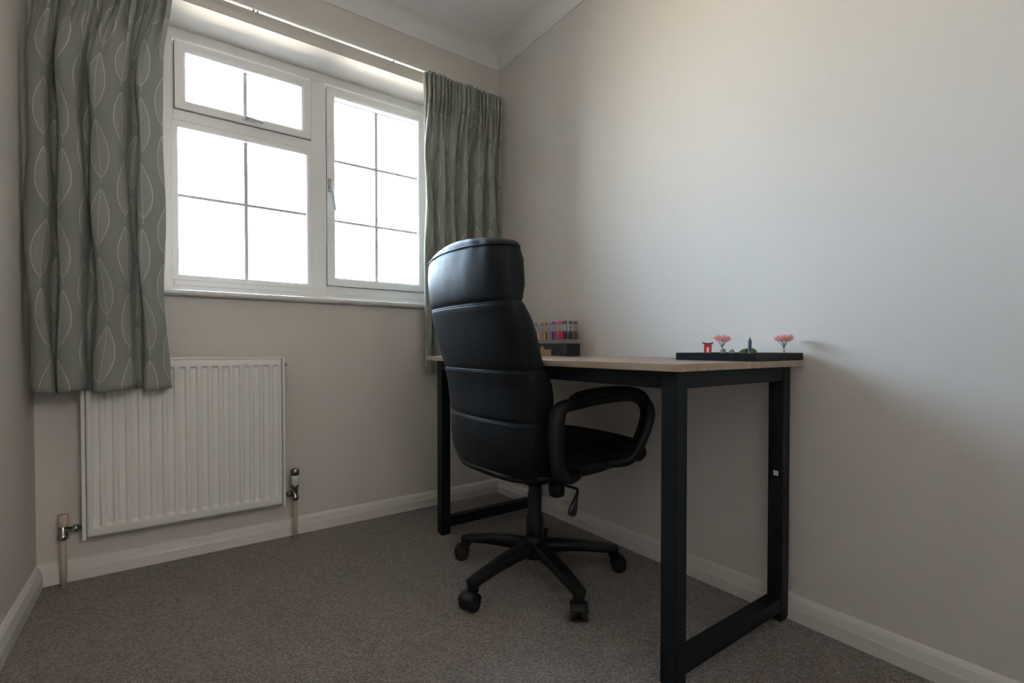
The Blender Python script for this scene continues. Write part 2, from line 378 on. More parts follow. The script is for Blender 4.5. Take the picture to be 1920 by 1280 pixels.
# ------------------------------------------------------------------ curtains
def curtain(name, label, key, topx, npleat, ztop, zbot, cloth, ytop, pinch=None, seed=1, flare=None):
    rd = random.Random(seed)
    N, K = 420, 70
    pts = catmull([(x, y, 0) for x, y in key], 24)
    L_ = [0]
    for a, b_ in zip(pts, pts[1:]): L_.append(L_[-1]+(b_-a).length)
    tot = L_[-1]; sec = []; j = 0
    for i in range(N+1):
        s = tot*i/N
        while j < len(pts)-2 and L_[j+1] < s: j += 1
        t = (s-L_[j])/max(L_[j+1]-L_[j], 1e-9); sec.append(pts[j].lerp(pts[j+1], min(max(t, 0), 1)))
    xc = (key[0][0]+key[-1][0])/2
    bm = BM(); uvl = bm.loops.layers.uv.new('UVMap'); grid = []; ph = [rd.uniform(0, 6.28) for _ in range(8)]
    for k in range(K+1):
        v = k/K; z = zbot+(ztop-zbot)*v; row = []
        d = ztop-z
        tt = min(1, max(0, (d-.05)/.42)); bl = tt*tt*(3-2*tt)
        for i in range(N+1):
            u = i/N; P = sec[i]
            x = P.x+.006*math.sin(9*v+ph[0]+u*7)*(1-v)+.004*math.sin(17*v+ph[1]+u*23)
            y = P.y+.005*math.sin(5*v+ph[2]+u*11)+.0035*math.sin(21*v+ph[3]+u*31)
            tx = topx[0]+(topx[1]-topx[0])*u+.004*math.sin(u*2*PI*npleat*2+1)
            hd = .016*math.sin(u*2*PI*npleat+1.6*math.sin(u*9+ph[4]))+.004*math.sin(u*2*PI*npleat*2.3+ph[5])
            ty = ytop+hd*(1+.25*math.sin(u*13))
            if d < .075: ty += .004*math.sin(d/.075*PI)
            X = tx+(x-tx)*bl; Y = ty+(y-ty)*bl
            if pinch: X = xc+(X-xc)*(1-pinch(v, u))
            if flare: X += flare(v, u)
            zz = z+(.006*math.sin(u*19+ph[6])*(1-v)**2 if k < 12 else 0)
            row.append(bm.verts.new((X, Y, zz)))
        grid.append(row)
    for k in range(K):
        for i in range(N):
            f = bm.faces.new((grid[k][i], grid[k][i+1], grid[k+1][i+1], grid[k+1][i])); f.smooth = True
            for lp, (a, c) in zip(f.loops, ((i, k), (i+1, k), (i+1, k+1), (i, k+1))):
                lp[uvl].uv = (a/N*cloth, zbot+(ztop-zbot)*c/K)
    me = bpy.data.meshes.new(name); bm.to_mesh(me); bm.free()
    o = bpy.data.objects.new(name, me); C.objects.link(o); me.materials.append(M['curtain']); me.materials.append(M['lining'])
    md = o.modifiers.new('thick', 'SOLIDIFY'); md.thickness = .0022; md.offset = 0; md.material_offset_rim = 0
    tag(o, label, 'curtain')
    return o
keyL = [(-1.826, -.100), (-1.832, -.135), (-1.822, -.165), (-1.796, -.172), (-1.784, -.150), (-1.780, -.112), (-1.768, -.108), (-1.764, -.135), (-1.760, -.170),
        (-1.738, -.184), (-1.712, -.172), (-1.706, -.140), (-1.702, -.112), (-1.690, -.108), (-1.684, -.132), (-1.680, -.168), (-1.655, -.186), (-1.620, -.188),
        (-1.598, -.170), (-1.590, -.135), (-1.584, -.112), (-1.570, -.110), (-1.566, -.135), (-1.560, -.165), (-1.535, -.172), (-1.510, -.158), (-1.496, -.150)]
curtain('curtain', 'grey-green leaf-print curtain left of the window, hanging over the radiator', keyL, (-1.825, -1.463), 15, 2.125, .652, 1.15, -.088,
        pinch=lambda v, u: .045*math.exp(-((v-.80)/.10)**2), seed=3, flare=lambda v, u: .012*(1-v)*u)
keyR = [(-.452, -.075), (-.470, -.090), (-.478, -.118), (-.462, -.132), (-.446, -.120), (-.440, -.085), (-.428, -.078), (-.420, -.100), (-.416, -.130), (-.398, -.140), (-.384, -.125),
        (-.378, -.088), (-.366, -.080), (-.358, -.104), (-.352, -.134), (-.336, -.140), (-.322, -.120), (-.316, -.084), (-.302, -.078), (-.294, -.105), (-.286, -.136), (-.266, -.142), (-.250, -.122),
        (-.244, -.084), (-.228, -.078), (-.220, -.100), (-.212, -.132), (-.190, -.142), (-.168, -.134), (-.156, -.095), (-.144, -.080), (-.134, -.100), (-.126, -.130), (-.100, -.138), (-.082, -.122),
        (-.076, -.088), (-.064, -.080), (-.056, -.102), (-.048, -.120)]
curtain('curtain', 'narrow-pleated sage leaf-print curtain hanging in the corner right of the window, behind the office chair', [(x_, -.055+(y_+.075)*.85) for x_, y_ in keyR], (-.478, -.040), 20, 2.108, .672, 1.5, -.086, seed=11)

# ------------------------------------------------------------------ radiator
RX0, RX1, RZ0, RZ1, RY = -1.722, -1.100, .155, .756, -.090
rd_ = thing('radiator', 'white ribbed panel radiator on the wall under the window', 'radiator', (-1.41, -.06, RZ0))
bm = BM(); NX, NZ = 17*14, 40
zs = [RZ0+.004, RZ0+.012, RZ0+.030]+[RZ0+.030+.022*i/8 for i in range(1, 9)]+[RZ0+.052+(RZ1-RZ0-.096)*i/16 for i in range(1, 17)]+[RZ1-.044+.016*i/8 for i in range(1, 9)]+[RZ1-.012, RZ1-.004]
x0, x1 = RX0+.012, RX1-.012; px0, px1 = RX0+.020, RX1-.018; pit = (px1-px0)/17
def ss(a, b_, x): t = min(1, max(0, (x-a)/(b_-a))); return t*t*(3-2*t)
grid = []
xs = [x0, x0+.006]+[px0+(px1-px0)*i/NX for i in range(1, NX)]+[x1-.006, x1]
for z in zs:
    row = []
    for x in xs:
        q = ((x-px0)/pit) % 1.0; edge = px0 < x < px1
        ch = ss(.12, .34, q)*(1-ss(.66, .88, q)) if edge else 0
        ez = ss(RZ0+.032, RZ0+.050, z)*(1-ss(RZ1-.042, RZ1-.030, z))
        rim = .003 if (z < RZ0+.009 or z > RZ1-.009 or x < x0+.004 or x > x1-.004) else 0
        row.append(bm.verts.new((x, RY+.0095*ch*ez+rim, z)))
    grid.append(row)
for a, b_ in zip(grid, grid[1:]):
    for i in range(len(xs)-1): bm.faces.new((a[i], a[i+1], b_[i+1], b_[i]))
o = obj('front_panel', bm, M['rad'], rd_, smooth=True); md = o.modifiers.new('t', 'SOLIDIFY'); md.thickness = .0015; md.offset = -1
bm = BM(); box(bm, x0+.01, x1-.01, -.082, -.062, RZ0+.006, RZ1-.006); obj('water_panel', bm, M['rad'], rd_, bevel=.003)
for a, b_ in ((RX0, RX0+.011), (RX1-.011, RX1)):
    bm = BM(); box(bm, a, b_, -.093, -.035, RZ0-.002, RZ1+.002); obj('side_cover', bm, M['rad'], rd_, bevel=.003)
bm = BM(); box(bm, RX0+.011, RX1-.011, -.091, -.085, RZ1-.006, RZ1+.002)
for i in range(24):
    xx = RX0+.02+i*(RX1-RX0-.04)/24; box(bm, xx, xx+.017, -.085, -.040, RZ1-.004, RZ1)
box(bm, RX0+.011, RX1-.011, -.041, -.036, RZ1-.006, RZ1+.002); obj('top_grille', bm, M['rad'], rd_, bevel=.001)
bm = BM(); box(bm, x0, x1, -.050, -.036, RZ0+.006, RZ1-.006); obj('back_panel', bm, M['rad'], rd_, bevel=.003)
for xx in (RX0+.12, RX1-.12):
    bm = BM(); box(bm, xx-.015, xx+.015, -.036, -.001, .22, .70); obj('wall_bracket', bm, M['rad'], rd_)
bm = BM(); lathe(bm, [(.007, 0), (.007, .006), (.004, .007), (.004, .011)], (RX1, -.062, .725), 12, 'x'); obj('bleed_valve', bm, M['chrome'], rd_, smooth=False)
# right thermostatic valve
vx, vy = -1.060, -.062
bm = BM(); lathe(bm, [(.0078, .0), (.0078, .170)], (vx, vy, 0), 16); obj('pipe', bm, M['pipe'], rd_, smooth=True)
bm = BM(); lathe(bm, [(.010, .160), (.013, .162), (.013, .178), (.0105, .180), (.0115, .215), (.015, .217), (.015, .226), (.011, .228)], (vx, vy, 0), 20)
lathe(bm, [(.008, RX1-.002), (.008, RX1+.010), (.012, RX1+.011), (.012, RX1+.022), (.008, RX1+.024), (.008, vx)], (0, vy, .190), 16, 'x')
v = obj('valve', bm, M['chrome'], rd_, smooth=True)
bm = BM(); lathe(bm, [(.010, .222), (.0165, .226), (.0165, .262), (.015, .265), (.010, .266)], (vx, vy, 0), 24); obj('thermostat_head', bm, M['whiteplastic'], v, smooth=True)
bm = BM(); lathe(bm, [(.014, .264), (.0165, .266), (.0165, .285), (.012, .292), (.004, .294)], (vx, vy, 0), 24); obj('cap', bm, M['chrome'], v, smooth=True)
# left lockshield valve
vx = -1.772
bm = BM(); lathe(bm, [(.0078, .0), (.0078, .170)], (vx, vy, 0), 16); obj('pipe', bm, M['pipe'], rd_, smooth=True)
bm = BM(); lathe(bm, [(.010, .160), (.014, .162), (.014, .176), (.011, .178), (.012, .205), (.010, .207)], (vx, vy, 0), 20)
lathe(bm, [(.008, vx), (.008, RX0-.026), (.0125, RX0-.024), (.0125, RX0-.012), (.008, RX0-.010), (.008, RX0+.002)], (0, vy, .192), 16, 'x')
v = obj('valve', bm, M['chrome'], rd_, smooth=True)
bm = BM(); lathe(bm, [(.011, .203), (.0125, .205), (.0120, .243), (.008, .245)], (vx, vy, 0), 20); obj('cap', bm, M['pipe'], v, smooth=True)

# ------------------------------------------------------------------ desk
DZ = .757
dk = thing('desk', 'rectangular desk with light oak top and black steel frame against the right wall', 'desk', (-.30, -.95, 0))
bm = BM(); rr = .018; poly = []
for cx, cy, a0 in ((-.600+rr, -1.575+rr, PI), (-.004-rr, -1.575+rr, 1.5*PI), (-.004-rr, -.330-rr, 0), (-.600+rr, -.330-rr, .5*PI)):
    for i in range(7):
        a = a0+i/6*PI/2; poly.append((cx+rr*math.cos(a), cy+rr*math.sin(a)))
prism(bm, poly, 'z', DZ-.017, DZ); top = obj('tabletop', bm, M['wood'], dk, bevel=.0012)
LX = (-.555, -.058); LY = (-1.540, -.396); LW = .042; ZT = DZ-.0172
for ly in LY:
    for lx in LX:
        bm = BM(); box(bm, lx, lx+LW, ly, ly+LW, .008, ZT)
        lg = obj('leg', bm, M['blackmetal'], dk, bevel=.0025)
        bm = BM(); box(bm, lx+.002, lx+LW-.002, ly+.002, ly+LW-.002, 0, .009); obj('foot_cap', bm, M['blackplastic'], lg, bevel=.002)
    bm = BM(); box(bm, LX[0]+LW, LX[1], ly+.002, ly+LW-.002, .030, .072); obj('foot_rail', bm, M['blackmetal'], dk, bevel=.0025)
    bm = BM(); box(bm, LX[0]+LW, LX[1], ly+.002, ly+LW-.002, ZT-.042, ZT); obj('end_rail', bm, M['blackmetal'], dk, bevel=.0025)
for lx in LX:
    bm = BM(); box(bm, lx+.002, lx+LW-.002, LY[0]+LW, LY[1], ZT-.042, ZT); obj('long_rail', bm, M['blackmetal'], dk, bevel=.0025)
bm = BM(); box(bm, LX[1]-.0008, LX[1], -1.528, -1.514, .430-.007, .430+.007); o = obj('sticker', bm, M['sticker'], dk); o['label'] = 'small white square sticker'
# little worn white mark on the table edge
bm = BM(); box(bm, -.316, -.308, -1.5757, -1.5749, DZ-.0145, DZ-.0125); box(bm, -.316, -.308, -1.5757, -1.5749, DZ-.009, DZ-.007); box(bm, -.316, -.308, -1.5757, -1.5749, DZ-.004, DZ-.002)
box(bm, -.316, -.3142, -1.5757, -1.5749, DZ-.009, DZ-.002); box(bm, -.3098, -.308, -1.5757, -1.5749, DZ-.0145, DZ-.007)
o = obj('edge_mark', bm, M['sticker'], dk); o['label'] = 'tiny white mark on the front edge'

# ------------------------------------------------------------------ office chair
CX, CY = -.457, -.900
ch = thing('office_chair', 'high-backed black leather swivel chair pushed up to the desk', 'chair', (CX, CY, 0))
TH = 0.0
# --- five star base, arms towards the measured castors
hub = (0, 0)
casters = [(-.125-.008, .28), (-.305-.008, -.06), (-.055-.008, -.315), (.275-.008, -.14), (.215-.008, .225)]
bm = BM(); lathe(bm, [(.020, .066), (.036, .070), (.040, .085), (.041, .108), (.036, .124), (.031, .140), (.029, .150), (.022, .152)], (0, 0, 0), 32)
obj('hub', bm, M['blackplastic'], ch, smooth=True, local=True)
for i, (qx, qy) in enumerate(casters):
    a = math.atan2(qy, qx); d = Vector((math.cos(a), math.sin(a), 0)); L_ = .285
    side = Vector((-d.y, d.x, 0))
    pts = catmull([d*.020+Vector((0, 0, .106)), d*.09+Vector((0, 0, .105)), d*.17+Vector((0, 0, .098)), d*.25+Vector((0, 0, .086)), d*(L_+.012)+Vector((0, 0, .076))], 6)
    bm = BM(); sweep(bm, pts, lambda t: (.028-.009*t, .023-.010*t), 16, 3.2, side)
    lathe(bm, [(.010, .048), (.0155, .050), (.0175, .060), (.0175, .078), (.014, .087), (.006, .089)], tuple(d*L_), 20)
    leg = obj('base_leg', bm, M['blackplastic'], ch, smooth=True, local=True)
    # caster: stem, hood, twin wheels; swivelled with a trail
    rnd = [2.6, 3.5, 4.0, 5.6, .6][i]; t_ = Vector((math.cos(rnd), math.sin(rnd), 0)); s_ = Vector((-t_.y, t_.x, 0))
    c0 = d*L_+t_*.017
    def ring_wheel(bm, off0, off1, r, c0=c0, t_=t_, s_=s_):
        rings = []
        for (rr_, oo) in ((r*.55, off0), (r*.92, off0), (r, off0+(off1-off0)*.25), (r, off0+(off1-off0)*.75), (r*.92, off1), (r*.55, off1)):
            rings.append([c0+s_*oo+t_*(rr_*math.cos(2*PI*k/28))+Vector((0, 0, .0265+rr_*math.sin(2*PI*k/28))) for k in range(28)])
        loft(bm, rings)
    bm = BM(); ring_wheel(bm, .0055, .025, .0262); ring_wheel(bm, -.025, -.0055, .0262)
    cs = obj('caster', bm, M['wheel'], leg, smooth=True, local=True)
    cs2 = BM(); rings = []
    for oo in (-.006, .006):
        rings.append([c0+s_*oo+t_*(.029*math.cos(PI*k/14-.15))*1.0+Vector((0, 0, .0265+.029*math.sin(PI*k/14-.15))) for k in range(15)]+[c0+s_*oo+Vector((0, 0, .018))])
    loft(cs2, rings)
    rings = []
    for oo, r_ in ((-.026, .020), (-.0265, .027), (-.018, .0295), (.018, .0295), (.0265, .027), (.026, .020)):
        rings.append([c0+s_*oo+t_*(r_*math.cos(PI*k/14+.35))+Vector((0, 0, .0275+r_*math.sin(PI*k/14+.35))) for k in range(12)])
    loft(cs2, rings, cap=False, closed=False)
    hd = obj('caster_hood', cs2, M['blackplastic'], leg, smooth=True, local=True)
    md = hd.modifiers.new('t', 'SOLIDIFY'); md.thickness = .002
bm = BM(); lathe(bm, [(.026, .130), (.030, .135), (.030, .215), (.024, .220), (.024, .290), (.021, .295), (.021, .380)], (0, 0, 0), 28)
obj('gas_column', bm, M['blackplastic'], ch, smooth=True, local=True)
# --- mechanism, knob, lever
bm = BM(); box(bm, -.10, .12, -.075, .075, .352, .392); box(bm, -.05, .07, -.045, .045, .325, .353); obj('seat_mechanism', bm, M['blackplastic'], ch, bevel=.012, local=True, seg=3)
bm = BM(); lathe(bm, [(.018, .272), (.026, .276), (.028, .290), (.028, .318), (.018, .326)], (.075, -.03, 0), 24); obj('tension_knob', bm, M['blackplastic'], ch, smooth=True, local=True)
bm = BM(); sweep(bm, catmull([(.03, -.06, .345), (.052, -.10, .331), (.095, -.100, .314), (.108, -.100, .306), (.105, -.100, .285)], 6), (.0045, .0045), 12)
lv = obj('lever', bm, M['blackplastic'], ch, smooth=True, local=True)
bm = BM(); sweep(bm, [Vector((.105, -.100, .290)).lerp(Vector((.080, -.100, .222)), t/12) for t in range(13)],
                 lambda t: (.006+.013*ss(.0, .8, t)*(1-.6*ss(.9, 1, t)), .005+.004*ss(0, .6, t)*(1-.5*ss(.9, 1, t))), 16, 2.4, (1, 0, .35))
obj('paddle', bm, M['wheel'], lv, smooth=True, local=True)
# --- seat cushion
def superloft(bm, rows, n=64, p=3.0):
    rings = []
    for cx, cy, z, a_, b_, zt in rows:
        rr = []
        for k in range(n):
            th = 2*PI*k/n; c, s_ = math.cos(th), math.sin(th)
            X = a_*math.copysign(abs(c)**(2/p), c); Y = b_*math.copysign(abs(s_)**(2/p), s_)
            rr.append((cx+X, cy+Y, z+zt(X, Y)))
        rings.append(rr)
    loft(bm, rings)
bm = BM(); rows = []
for i in range(25):
    ph = -PI/2+PI*i/24; s_ = math.sin(ph); c_ = max(.0, math.cos(ph))**.45
    zt = lambda X, Y, s_=s_: (.010*math.exp(-((X-.20)/.05)**2)*(1 if s_ > 0 else -.6) - (.012*(X/.26)**2 if s_ > 0 else 0)
                              - (.012 if s_ < 0 else .004)*(ss(.02, -.24, X)*0) + (.006*math.cos(Y/.25*PI*.5) if s_ > 0 else .012*((abs(Y)/.25)**3)+.010*ss(-.12, -.25, X)))
    rows.append((.046, 0, .430+.050*s_, max(.01, .266*c_), max(.01, .250*c_), zt))
superloft(bm, rows, 72, 4.0)
seat = obj('seat', bm, M['leather'], ch, smooth=True, local=True)
# rounded roll at the seat's front
bm = BM(); pts = [(.290, y_, .438-.006*abs(y_/.24)**2) for y_ in [(-.243+.486*i/20) for i in range(21)]]
sweep(bm, pts, lambda t: ((.036)*min(1, (1-abs(2*t-1)**6))**.5+.004, (.040)*min(1, (1-abs(2*t-1)**6))**.5+.004), 22, 2.4, (1, 0, 0)); obj('front_roll', bm, M['leather'], ch, smooth=True, local=True)
# moulded shell under the seat
bm = BM(); rows = []
for z, sc in ((.372, .50), (.376, .66), (.384, .82), (.397, .93), (.415, .96)):
    rows.append((.020, 0, z, .262*sc, .243*sc, lambda X, Y: 0))
superloft(bm, rows, 56, 3.4); obj('seat_shell', bm, M['blackplastic'], ch, smooth=True, local=True)
# --- backrest
tlx = [(.40, -.212), (.44, -.224), (.50, -.234), (.60, -.235), (.66, -.236), (.70, -.245), (.73, -.257), (.78, -.270), (.82, -.278), (.87, -.291), (.92, -.309), (.97, -.317), (1.02, -.321), (1.06, -.323), (1.085, -.321), (1.12, -.310)]
tw = [(.40, .20), (.43, .220), (.46, .230), (.50, .232), (.55, .238), (.60, .243), (.65, .250), (.70, .252), (.73, .245), (.78, .244), (.82, .248), (.87, .249), (.905, .243), (.92, .240), (.94, .238), (.97, .235), (1.02, .233), (1.06, .231), (1.085, .232), (1.12, .22)]
tT = [(.40, .085), (.50, .095), (.60, .115), (.72, .105), (.80, .095), (.90, .080), (.925, .075), (.97, .095), (1.05, .100), (1.12, .07)]
seams = (.575, .728, .922)
bm = BM(); rings = []; n = 96
zl = [.408+.682*i/170 for i in range(171)]
SE = 4.5
def back_ring(z, sc, zadd, shrinkT=1.0):
    lx, w_, T = lerp_tab(tlx, z), lerp_tab(tw, z)*sc, lerp_tab(tT, z)
    lx = (lerp_tab(tlx, z-.02)+lx+lerp_tab(tlx, z+.02))/3; w_ = (lerp_tab(tw, z-.012)+lerp_tab(tw, z)+lerp_tab(tw, z+.012))/3*sc
    c = lx+T/2; r = []
    dip = sum(math.exp(-((z-s0)/.0050)**2) for s0 in seams)
    puff = 0
    lims = (.30,)+seams+(1.088,)
    for a_, b_ in zip(lims, lims[1:]):
        if a_ <= z <= b_: puff = math.sin(PI*(z-a_)/(b_-a_))**.6
    for k in range(n):
        th = 2*PI*k/n; cc, s_ = math.cos(th), math.sin(th)
        X = math.copysign(abs(cc)**(2/SE), cc); Y = math.copysign(abs(s_)**(2/SE), s_)
        off = .0045*puff-.0045*dip
        x_ = c+X*(T/2*shrinkT*sc+off*(1 if X < 0 else .8))+.022*(Y*Y)
        x_ -= .008*(1-Y*Y) if X < 0 else 0
        wav = 0
        if z > .93 and X < 0: wav = .0022*math.sin(Y*23+z*9)*ss(1.0, 1.085, z)*math.exp(-((Y+.1)/.7)**2)
        r.append((x_+wav, Y*(w_+off*.5), z+zadd(Y)))
    return r
ztil = lambda z: (lambda Y: -.012*ss(.97, 1.09, z)*abs(Y)**2.2)
for z in zl: rings.append(back_ring(z, 1, ztil(z)))
for i in range(1, 12):
    t = i/11*PI/2; sc = max(.04, math.cos(t))**.8
    rings.append(back_ring(1.09, sc, lambda Y, t=t: .030*math.sin(t)-.012*(abs(Y)*1.0)**2.2*max(0, math.cos(t)), 1))
loft(bm, rings)
bk = obj('backrest', bm, M['leather'], ch, smooth=True, local=True)
# piping along the top seam and the panel seams
def rear_edge(z, a, b_, N=60, grow=.0015):
    c = []
    for k in range(N+1):
        th = a+(b_-a)*k/N
        cc, s_ = math.cos(th), math.sin(th); lx, w_, T = lerp_tab(tlx, z), lerp_tab(tw, z), lerp_tab(tT, z)
        X = math.copysign(abs(cc)**(2/SE), cc); Y = math.copysign(abs(s_)**(2/SE), s_)
        x_ = lx+T/2+X*(T/2+grow)+.022*Y*Y-(.008*(1-Y*Y) if X < 0 else 0)
        c.append((x_, Y*(w_+grow), z+ztil(z)(Y)))
    return c
bm = BM(); sweep(bm, rear_edge(1.086, PI*.42, PI*1.58), (.0024, .0024), 8); obj('top_piping', bm, M['leather'], ch, smooth=True, local=True)
for z in (.575, .728, .922):
    bm = BM(); sweep(bm, rear_edge(z-.004, PI*.42, PI*1.58, grow=-.0035), (.0030, .0030), 8); obj('seam_piping', bm, M['leather'], ch, smooth=True, local=True)
# --- arms
for sg in (-1, 1):
    yy = .272*sg
    def P(x, z, dy=0): return (x, yy-dy*sg, z)
    loop = catmull([P(-.02, .405, .05), P(-.085, .412, .012), P(-.128, .440), P(-.140, .500), P(-.138, .560), P(-.132, .600), P(-.112, .622), P(-.06, .629), P(.03, .637), P(.13, .640),
                    P(.205, .632), P(.248, .608), P(.262, .575), P(.250, .535), P(.222, .490), P(.190, .452), P(.160, .430, .012), P(.11, .424, .05)], 6)
    def sz(t):
        th = .0165+.006*math.exp(-((t-.22)/.10)**2)+.004*math.exp(-((t-.72)/.10)**2)
        return (.023, th)
    bm = BM(); sweep(bm, loop, sz, 18, 2.8, (0, 1, 0)); ar = obj('armrest', bm, M['blackplastic'], ch, smooth=True, local=True)
    pad = catmull([P(-.078, .640), P(-.03, .652), P(.05, .659), P(.13, .659), P(.19, .652), P(.228, .632), P(.245, .606)], 8)
    bm = BM(); sweep(bm, pad, lambda t: (.030*max(.12, 1-abs(2*t-1)**7)**.5, .013*max(.10, 1-abs(2*t-1)**5)**.5), 18, 2.6, (0, 1, 0)); obj('arm_pad', bm, M['leather'], ar, smooth=True, local=True)

# ------------------------------------------------------------------ pens in the black box
BX0, BX1, BY0, BY1, BZ = -.088, -.010, -.655, -.400, DZ+.055
bm = BM(); t = .003
box(bm, BX0, BX1, BY0, BY1, DZ+.0002, DZ+t); box(bm, BX0, BX0+t, BY0, BY1, DZ+t, BZ); box(bm, BX1-t, BX1, BY0, BY1, DZ+t, BZ)
box(bm, BX0+t, BX1-t, BY0, BY0+t, DZ+t, BZ); box(bm, BX0+t, BX1-t, BY1-t, BY1, DZ+t, BZ)
bx = obj('pen_box', bm, M['boxblack']); tag(bx, 'low black open box full of coloured pens on the desk by the wall', 'pen box')
pals = {}
def plastic(name, col, alpha=1.0):
    if name in pals: return pals[name]
    b = NB(name+'_plastic'); b.set(Base_Color=b.mix(b.noise(40), rgb(*[c*.93 for c in col]), rgb(*col)), Roughness=.3)
    if alpha < 1: b.p.inputs['Alpha'].default_value = alpha
    pals[name] = b.m; return b.m
clear = plastic('clear', (.55, .55, .56), .55); silver = simple('pen_clip_silver', (.80, .82, .85), .3, .2, var=.02)
pen_src = None
def pen(x, y, cname, col, tilt, label, zoff):
    global pen_src
    m_ = plastic(cname, col)
    t_ = thing('pen', label, 'pen', (x, y, DZ+.004), 'coloured pens in the black box')
    t_.rotation_euler = tilt
    if pen_src is None:
        d = {}
        bm = BM(); lathe(bm, [(.0012, 0), (.0045, .012), (.0049, .02), (.0049, .098)], n=14); d['barrel'] = (bm, clear)
        bm = BM(); lathe(bm, [(.0050, .068), (.0053, .070), (.0053, .101), (.0050, .103)], n=14); d['grip'] = (bm, m_)
        bm = BM(); lathe(bm, [(.0050, .103), (.0054, .104), (.0054, .136), (.0045, .138)], n=14); d['cap'] = (bm, clear)
        bm = BM(); lathe(bm, [(.0046, .136), (.0050, .138), (.0048, .146), (.0030, .148)], n=14); d['end_plug'] = (bm, m_)
        bm = BM(); box(bm, -.0078, -.0058, -.0016, .0016, .106, .130); box(bm, -.0078, -.004, -.0016, .0016, .127, .132); d['clip'] = (bm, silver)
        pen_src = {k: obj(k, v[0], v[1], t_, smooth=(k != 'clip'), local=True) for k, v in d.items()}
    else:
        for k, o in pen_src.items():
            c = o.copy(); C.objects.link(c); c.parent = t_
            if k in ('grip', 'end_plug'):
                c.material_slots[0].link = 'OBJECT'; c.material_slots[0].material = m_
for k, o in (): pass
row = [('pale_green', (.30, .55, .33), 'pale green pen, leftmost one showing beside the chair back'), ('slate_violet', (.16, .14, .38), 'slate violet pen between the pale green and the cream pens'),
       ('cream', (.72, .64, .46), 'cream-yellow pen just left of the orange pen'), ('orange', (.72, .17, .02), 'bright orange pen in the black box'),
       ('lilac_grey', (.36, .33, .38), 'lilac-grey pen just right of the orange pen'), ('olive_yellow', (.58, .55, .14), 'olive-yellow pen beside the dark red pen'),
       ('dark_red', (.32, .02, .02), 'dark red pen left of the mint green pen'), ('mint', (.10, .55, .43), 'mint green pen in the middle of the black box'),
       ('mauve', (.48, .14, .25), 'mauve-pink pen just right of the mint green pen'), ('deep_purple', (.15, .02, .38), 'deep purple pen beside the mauve-pink pen'),
       ('violet', (.36, .10, .45), 'light violet pen just left of the coral pen'), ('coral', (.80, .16, .10), 'coral pen left of the scarlet pen'),
       ('scarlet', (.75, .04, .05), 'scarlet pen between the coral and the hot pink pens'), ('hot_pink', (.82, .06, .25), 'hot pink pen next to the dark navy pens'),
       ('plum', (.17, .01, .12), 'dark plum pen just right of the hot pink pen'), ('navy', (.015, .015, .07), 'navy blue pen at the near corner of the black box')]
rt = random.Random(4)
for i, (nm, col, lab) in enumerate(row):
    y = -.4225-(i)*.01475
    pen(BX0+.0105, y, nm, col, (rt.uniform(-.02, .02)-.0, rt.uniform(-.03, .0), 0), lab+(' in the black box' if 'box' not in lab else ''), 0)
endrow = [('bottle_green', (.01, .04, .03), 'bottle green pen, first of the dark row at the near end of the pen box'), ('black', (.01, .012, .012), 'black pen, in the dark row right of the bottle green pen'),
          ('taupe', (.22, .19, .17), 'taupe pen between the black and the maroon pens at the box end'), ('maroon', (.15, .02, .03), 'maroon pen near the wall end of the pen box'),
          ('steel', (.13, .16, .20), 'steel grey pen, the one closest to the wall')]
for i, (nm, col, lab) in enumerate(endrow):
    pen(BX0+.0235+i*.0122, -.6435, nm, col, (rt.uniform(-.02, .01), rt.uniform(-.01, .03), 0), lab, 0)

# ------------------------------------------------------------------ little cat-eared cardboard holder
ct = thing('cardboard_holder', 'small brown cardboard holder with a pointed ear on the desk before the pen box', 'holder', (-.19, -.635, DZ))
bm = BM()
r3 = Vector((.813, -.583, 0)); f3 = Vector((.582, .813, 0)); c0 = Vector((-.190, -.632, DZ+.0003))
front = [(-.022, 0), (.026, 0), (.026, .026), (.028, .031), (.018, .027), (.008, .026), (.000, .029), (-.008, .042), (-.013, .044), (-.017, .036), (-.022, .024)]
def ext(bm, poly, a, b_, base=c0):
    loft(bm, [[base+r3*q[0]+f3*a+Vector((0, 0, q[1])) for q in poly], [base+r3*q[0]+f3*b_+Vector((0, 0, q[1])) for q in poly]])
ext(bm, front, 0, .002); obj('front_panel', bm, M['card'], ct)
bm = BM(); ext(bm, [(-.024, 0), (-.022, 0), (-.022, .026), (-.024, .026)], 0, .04); ext(bm, [(.024, 0), (.026, 0), (.026, .024), (.024, .024)], .002, .04); obj('side_panel', bm, M['card'], ct)
bm = BM(); ext(bm, [(-.022, 0), (.024, 0), (.024, .028), (-.022, .028)], .038, .04); ext(bm, [(-.022, 0), (.024, 0), (.024, .002), (-.022, .002)], .002, .038); obj('back_panel', bm, M['card'], ct)

# ------------------------------------------------------------------ zen garden tray and its pieces
TX0, TX1, TY0, TY1, TZ = -.268, -.006, -1.569, -1.332, DZ+.021
tr_ = thing('tray', 'black rectangular miniature garden tray on the near corner of the desk', 'tray', (-.137, -1.45, DZ))
bm = BM(); t = .006
box(bm, TX0, TX0+t, TY0, TY1, DZ+.0003, TZ); box(bm, TX1-t, TX1, TY0, TY1, DZ+.0003, TZ); box(bm, TX0+t, TX1-t, TY0, TY0+t, DZ+.0003, TZ); box(bm, TX0+t, TX1-t, TY1-t, TY1, DZ+.0003, TZ)
obj('rim', bm, M['tray'], tr_, bevel=.0006)
bm = BM(); box(bm, TX0+t, TX1-t, TY0+t, TY1-t, DZ+.0003, DZ+.004); obj('base', bm, M['tray'], tr_)
bm = BM(); box(bm, TX0+t, TX1-t, TY0+t, TY1-t, DZ+.004, DZ+.0175); o = obj('sand', bm, M['sand'], tr_); o['kind'] = 'stuff'
SZ = DZ+.0175
